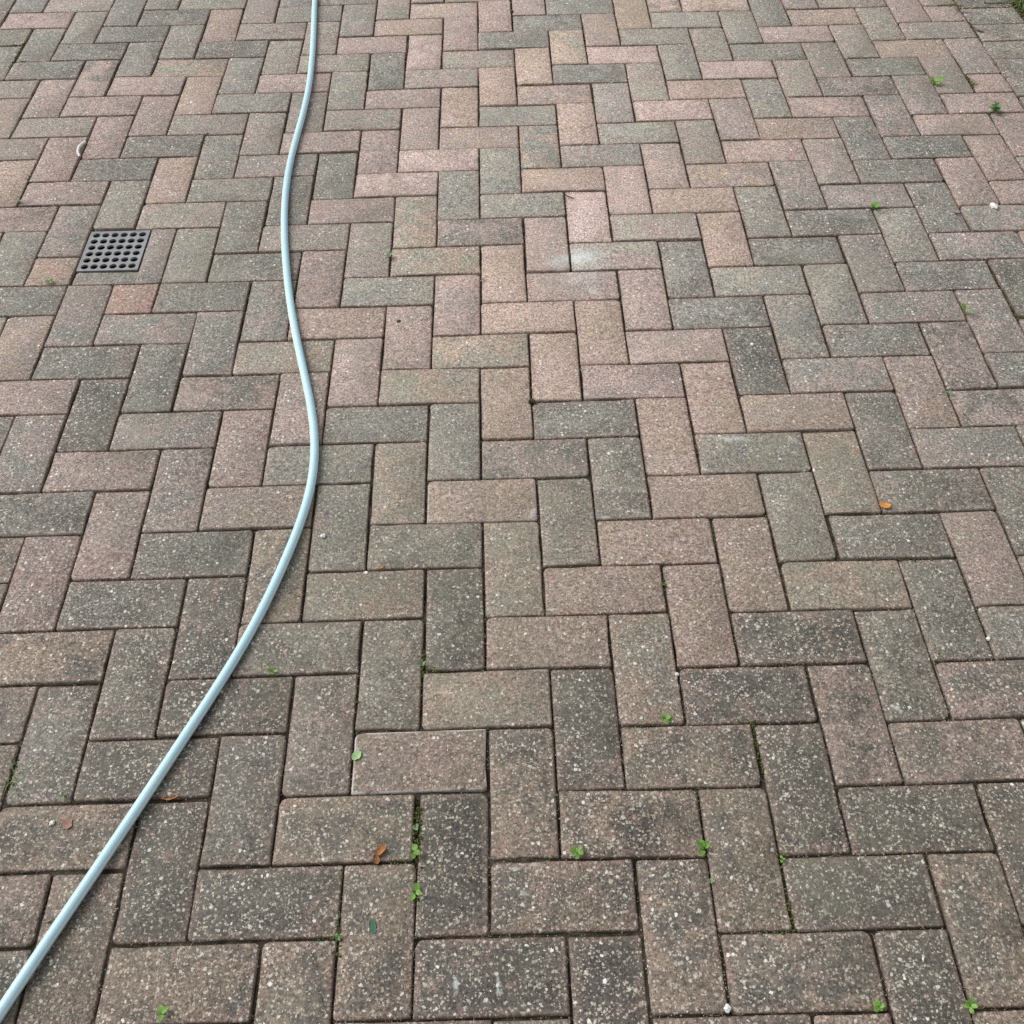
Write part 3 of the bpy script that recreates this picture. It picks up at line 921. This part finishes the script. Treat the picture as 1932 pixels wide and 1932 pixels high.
# grass tuft on the left edge
def blades(name, px, py, n, L, label, mat, seed, width=.0013):
    q = random.Random(seed)
    p = at(px, py)
    root = bpy.data.objects.new(name, None)
    S.collection.objects.link(root)
    root.location = (p.x, p.y, -.004 + p.z)
    tag(root, label, 'grass tuft')
    for i in range(n):
        a = q.uniform(0, 2 * math.pi)
        ln = L * q.uniform(.5, 1.1)
        vs, fs = [], []
        for s in range(5):
            t = s / 4
            w = width * (1 - t * .85)
            c = Vector((math.cos(a), math.sin(a), 0)) * ln * t + Vector((0, 0, ln * (.55 * math.sin(t * 2.2))))
            sd_ = Vector((-math.sin(a), math.cos(a), 0)) * w
            vs += [c - sd_, c + sd_]
        for s in range(4):
            fs.append((2 * s, 2 * s + 1, 2 * s + 3, 2 * s + 2))
        o = link('blade', mesh('blade', vs, fs), mat, root)
        o.location = (q.uniform(-.008, .008), q.uniform(-.012, .012), 0)


blades('grass_tuft', 18, 1468, 9, .028, 'tuft of thin grass at the left edge in the lower half', MAT_LEAF2, 4)
blades('grass_tuft', 1812, 22, 12, .04, 'dry yellowish tuft along the mossy seam at the top right', MAT_FIBRE, 9, .0016)
blades('grass_tuft', 1926, 14, 12, .045, 'rough dry grass beyond the edging in the top right corner', MAT_LEAF2, 11, .0018)

# ------------------------------------------------------------------ loose leaves, twigs, pebbles
def flake(name, px, py, L, W, rot, mat, label, cat, seed, curl=.35, z=.001, group=None):
    q = random.Random(seed)
    p = at(px, py)
    nx, ny = 6, 4
    vs, fs = [], []
    for j in range(ny + 1):
        for i in range(nx + 1):
            u, v = i / nx * 2 - 1, j / ny * 2 - 1
            rr = math.sqrt(max(0, 1 - u * u * .8)) * q.uniform(.8, 1.1)
            x = u * L / 2 * q.uniform(.92, 1.06)
            y = v * W / 2 * rr
            zz = curl * L * (.35 * u * u + .3 * v * v * q.uniform(.5, 1.3)) + q.uniform(0, .05) * L
            vs.append((x, y, zz))
    n = len(vs)
    vs += [(x, y, zz + .0005) for x, y, zz in vs]
    for j in range(ny):
        for i in range(nx):
            a = j * (nx + 1) + i
            fs.append((a, a + nx + 1, a + nx + 2, a + 1))
            fs.append((n + a, n + a + 1, n + a + nx + 2, n + a + nx + 1))
    o = link(name, mesh(name, vs, fs), mat)
    o.location = (p.x, p.y, z + p.z)
    o.rotation_euler = (q.uniform(-.15, .15), q.uniform(-.15, .15), R(rot))
    return tag(o, label, cat, group)


def pebble(name, px, py, r, mat, label, cat='pebble', seed=0, squash=.7, z=0, elong=1.0):
    q = random.Random(seed)
    bm = bmesh.new()
    bmesh.ops.create_icosphere(bm, subdivisions=2, radius=r)
    for v in bm.verts:
        v.co *= 1 + .45 * noise.noise(v.co * (1.6 / r) + Vector((seed, 0, 0)))
        v.co.z *= squash
        v.co.x *= elong
    me = bpy.data.meshes.new(name)
    bm.to_mesh(me); bm.free()
    o = link(name, me, mat)
    p = at(px, py)
    o.location = (p.x, p.y, p.z + z + r * squash * .7)
    o.rotation_euler = (0, 0, q.uniform(0, 6))
    return tag(o, label, cat)


flake('fallen_leaf', 673, 1427, .016, .013, 40, MAT_PALE, 'pale mint-green leaf lying on a joint left of the red-brown brick', 'leaf', 3, .25)
flake('dead_leaf', 719, 1608, .018, .013, 35, MAT_BROWN, 'curled brown dead leaf on the edge of a brick at the lower left of centre', 'leaf', 5, .7, .002)
flake('dead_leaf', 710, 1624, .015, .011, 100, MAT_BROWN, 'rusty leaf scrap hanging over the joint just below the curled dead leaf', 'leaf', 6, .6, -.001)
flake('dead_leaf', 1669, 955, .020, .014, -20, MAT_ORANGE, 'orange-brown leaf lying in a brick corner on the right', 'leaf', 7, .25, .001)
flake('dead_leaf', 322, 1504, .026, .009, 3, MAT_BROWN, 'dark brown leaf wedged in the joint under the hose', 'leaf', 8, .3, -.003)
flake('dead_leaf', 282, 1485, .010, .006, 60, MAT_BROWN, 'small brown scrap touching the left side of the hose', 'leaf', 9, .3)
flake('clay_chip', 128, 1555, .014, .017, 10, MAT_RED, 'flat reddish chip on a dark brick left of the hose', 'chip', 10, .08, .0008)
flake('clay_chip', 720, 1072, .010, .006, 10, MAT_BROWN, 'tiny rusty crumb on a joint right of the hose bend', 'chip', 11, .2)
flake('leaf_scrap', 703, 1750, .009, .022, 12, MAT_TEAL, 'dark blue-green leaf scrap on a brown brick at the bottom left of centre', 'leaf', 12, .15, .0008)
flake('leaf_scrap', 1836, 157, .010, .030, 25, MAT_FIBRE, 'yellowish dry leaf stuck in a joint at the upper right', 'leaf', 13, .3, .002)
flake('leaf_scrap', 92, 1737, .012, .006, 20, MAT_FIBRE, 'pale straw scrap beside the hose at the lower left', 'leaf', 14, .2)
flake('leaf_scrap', 1843, 60, .032, .012, -35, MAT_FIBRE, 'pale dry leaf on the mossy seam near the top right corner', 'leaf', 21, .3, .002)
flake('leaf_scrap', 1806, 12, .022, .012, -60, MAT_FIBRE, 'straw-coloured leaf bit at the top edge where the seam begins', 'leaf', 22, .4, .002)
pebble('white_pebble', 1419, 650, .0038, MAT_WHITE, 'white pebble on the charcoal brick right of centre', seed=1)
pebble('white_pebble', 610, 1013, .0045, MAT_WHITE, 'white stone on a greenish brick beside the hose', seed=2)
pebble('white_pebble', 1277, 1273, .0034, MAT_WHITE, 'white pebble in the joint beside a tan brick, right of centre', seed=3)
pebble('white_pebble', 1372, 1904, .0048, MAT_WHITE, 'white pebble at the bottom edge in a joint corner', seed=4)
pebble('white_pebble', 99, 1554, .0040, MAT_WHITE, 'white pebble beside the reddish chip on the left', seed=5)
pebble('white_pebble', 1865, 1205, .0034, MAT_WHITE, 'white pebble in a joint by the right edge in the lower half', seed=6)
pebble('white_pebble', 1874, 391, .0075, MAT_WHITE, 'larger pale stone on a grey brick at the upper right', seed=7, elong=1.5)
pebble('white_pebble', 1003, 46, .0050, MAT_WHITE, 'pale stone on a grey brick at the top centre', seed=8) if False else None
pebble('white_pebble', 691, 1082, .0030, MAT_WHITE, 'small cream pebble in the joint right of the hose', seed=9, elong=1.4)
pebble('dark_pebble', 1003, 759, .0065, MAT_SAND, 'dark crumb of earth at a brick corner in the centre', 'crumb', seed=10)
pebble('dark_pebble', 1048, 24, .0070, MAT_SAND, 'dark crumb of earth at a brick corner near the top', 'crumb', seed=11)
pebble('dark_pebble', 965, 22, .0060, MAT_TWIG, 'dark crumb of earth stuck in a joint at the top centre', 'crumb', seed=13)
bpy.data.objects.remove(bpy.data.objects['dark_pebble.001'])
pebble('dark_pebble', 752, 607, .0045, MAT_TWIG, 'dark seed on a pink brick left of centre', 'seed', seed=12, squash=.4)


def stick(name, pts, r, mat, label, cat='twig'):
    P_ = [at(x, y, z) for x, y, z in pts]
    P_ = catmull(P_, 4)
    vs, fs = [], []
    for i, p in enumerate(P_):
        t = (P_[min(i + 1, len(P_) - 1)] - P_[max(0, i - 1)]).normalized()
        s_ = t.cross(Vector((0, 0, 1))).normalized()
        u_ = s_.cross(t)
        rr = r * (1 - .6 * abs(i / (len(P_) - 1) - .4))
        for k_ in range(6):
            a = k_ * math.pi / 3
            vs.append(p + s_ * math.cos(a) * rr + u_ * math.sin(a) * rr)
    for i in range(len(P_) - 1):
        for k_ in range(6):
            q = (k_ + 1) % 6
            fs.append((i * 6 + k_, i * 6 + q, i * 6 + 6 + q, i * 6 + 6 + k_))
    return tag(link(name, mesh(name, vs, fs), mat), label, cat)


stick('twig', [(1066, 368, .003), (1074, 372, .004), (1084, 376, .002)], .0014, MAT_TWIG, 'short dark twig on a pink brick above the centre')
stick('twig', [(905, 532, .002), (909, 529, .004), (914, 525, .003)], .0012, MAT_FIBRE, 'short straw-coloured twig beside a joint above the centre')
stick('feather', [(161, 268, .003), (151, 276, .005), (147, 286, .004), (151, 296, .002)], .0046, MAT_WHITE, 'curled white feather in a joint at the upper left', 'feather')
stick('twig', [(1632, 452 - 0, .002), (1626, 450, .003), (1640, 451, .002)], .0012, MAT_TWIG, 'short dark twig on the grey brick at the upper right') if False else None
stick('twig', [(1800, 401, .002), (1806, 403, .003), (1812, 403, .002)], .0016, MAT_TWIG, 'tiny dark twig on a grey brick near the large pale stone')

# ------------------------------------------------------------------ moss, grit and fibres lodged in the joints
joints = []                                # segments of joints in view
for x in range(-16, 14):
    for y in range(-11, 19):
        kk = (x - y) % 4
        if kk not in (0, 3): continue
        w, h = (2, 1) if kk == 0 else (1, 2)
        for a, b in (((x, y), (x + w, y)), ((x, y), (x, y + h))):
            A, B = warp(*a), warp(*b)
            p = to_px((A.x, A.y, 0)); q = to_px((B.x, B.y, 0))
            if p and q and (-60 < p[0] < 1990 and -40 < p[1] < 1990 or -60 < q[0] < 1990 and -40 < q[1] < 1990):
                joints.append((A, B))


def blob(vs, fs, p, r, q, squash=.7):
    b = len(vs)
    pts = [(0, 0, 1), (1, 0, 0), (0, 1, 0), (-1, 0, 0), (0, -1, 0), (0, 0, -1)]
    a = q.uniform(0, 3)
    ca, sa = math.cos(a), math.sin(a)
    for x, y, z in pts:
        s = r * q.uniform(.6, 1.25)
        vs.append((p.x + (x * ca - y * sa) * s, p.y + (x * sa + y * ca) * s, p.z + z * s * squash))
    for i in range(4):
        j = (i + 1) % 4
        fs.append((b, b + 1 + i, b + 1 + j)); fs.append((b + 5, b + 1 + j, b + 1 + i))


q = random.Random(31)
vs, fs = [], []
for A, B in joints:
    n = int(18 * noise.noise(Vector((A.x * 3, A.y * 3, 1.7))) + 13)
    for _ in range(max(3, n)):
        t = q.random()
        p = A.lerp(B, t)
        blob(vs, fs, Vector((p.x + q.gauss(0, .0016), p.y + q.gauss(0, .0016), -.0055 + q.uniform(0, .003) + dip(p.x, p.y))), q.uniform(.0006, .0016), q)
g = link('joint_grit', mesh('joint_grit', vs, fs, False), MAT_GRIT)
tag(g, 'pale grit lodged in the joints between the bricks', 'grit', kind='stuff')

MOSSY = [(35, 95, .05, 260), (30, 118, .03, 160), (12, 480, .05, 200), (20, 505, .03, 120), (45, 335, .03, 90), (385, 262, .03, 90), (222, 150, .02, 50),
         (1835, 155, .03, 150), (1803, 8, .06, 160), (1822, 38, .05, 200), (1846, 66, .05, 220), (1880, 122, .02, 50), (1820, 152, .02, 60), (1870, 212, .02, 80),
         (797, 1250, .03, 150), (784, 1560, .03, 170), (783, 1650, .04, 120), (1410, 1395, .03, 90), (1425, 1425, .03, 60), (18, 1460, .03, 120),
         (640, 1765, .025, 90), (1500, 1250, .02, 70), (1475, 1740, .03, 60), (1730, 1050, .03, 60), (1300, 1510, .03, 40), (655, 1330, .02, 30),
         (1249, 1105, .012, 40), (280, 1535, .02, 20), (1925, 592, .03, 160), (1895, 640, .02, 60), (1910, 20, .08, 500), (1925, 60, .05, 250), (1880, 5, .05, 250)]
vs, fs = [], []
for px, py, rad, n in MOSSY:
    c = at(px, py)
    c2 = Vector((c.x, c.y))
    near = [(A, B) for A, B in joints if min((A - c2).length, (B - c2).length, ((A + B) / 2 - c2).length) < rad + .07]
    for _ in range(n):
        for tr in range(12):
            if not near: break
            A, B = q.choice(near)
            p = A.lerp(B, q.random())
            if (p - c2).length < rad: break
        else:
            continue
        if not near:
            p = c2 + Vector((q.gauss(0, rad / 2), q.gauss(0, rad / 2)))
        blob(vs, fs, Vector((p.x + q.gauss(0, .003), p.y + q.gauss(0, .003), q.uniform(-.006, .001) + dip(p.x, p.y))), q.uniform(.0010, .0030), q, .8)
for A, B in joints:                        # a thin dusting everywhere damp
    n = int(16 * noise.noise(Vector((A.x * 2.1, A.y * 2.1, 9.7))))
    for _ in range(max(0, n)):
        p = A.lerp(B, q.random())
        blob(vs, fs, Vector((p.x + q.gauss(0, .0018), p.y + q.gauss(0, .0018), q.uniform(-.007, -.002) + dip(p.x, p.y))), q.uniform(.0008, .0020), q, .8)
# moss cushions on the soil strip
for _ in range(2600):
    p = Vector((14.66 * M + abs(q.gauss(0, .10)), q.uniform(8, 20) * M))
    blob(vs, fs, Vector((p.x - .012, p.y, q.uniform(-.004, .006))), q.uniform(.002, .008), q, .7)
g = link('moss', mesh('moss', vs, fs, True), MAT_MOSS)
tag(g, 'moss growing in the joints and along the seam at the right', 'moss', kind='stuff')

vs, fs = [], []
for A, B in joints:
    dns = .5 + 1.6 * noise.noise(Vector((A.x * 2.7 + 4, A.y * 2.7, 4.2)))
    pA = to_px((A.x, A.y, 0))
    if pA and pA[0] > 900 and pA[1] > 1100: dns += 2.0
    for _ in range(int(max(0, dns + q.uniform(0, 1)))):
        p = A.lerp(B, q.random())
        a = q.uniform(0, 6.28)
        ln = q.uniform(.006, .020)
        cur = q.uniform(-1.2, 1.2)
        pts = []
        for s in range(4):
            t = s / 3
            pts.append(Vector((p.x + math.cos(a + cur * t) * ln * (t - .5), p.y + math.sin(a + cur * t) * ln * (t - .5), .0012 + .001 * math.sin(t * 3.1) + dip(p.x, p.y))))
        b = len(vs)
        for s in range(4):
            d = (pts[min(s + 1, 3)] - pts[max(0, s - 1)]).normalized()
            n_ = Vector((-d.y, d.x, 0)) * .00030
            vs += [pts[s] - n_, pts[s] + n_, pts[s] + Vector((0, 0, .0005))]
        for s in range(3):
            for k_ in range(3):
                j = (k_ + 1) % 3
                fs.append((b + s * 3 + k_, b + s * 3 + j, b + s * 3 + 3 + j, b + s * 3 + 3 + k_))
g = link('root_fibres', mesh('root_fibres', vs, fs, False), MAT_FIBRE)
tag(g, 'fine dry root fibres straggling over the brick edges', 'fibres', kind='stuff')
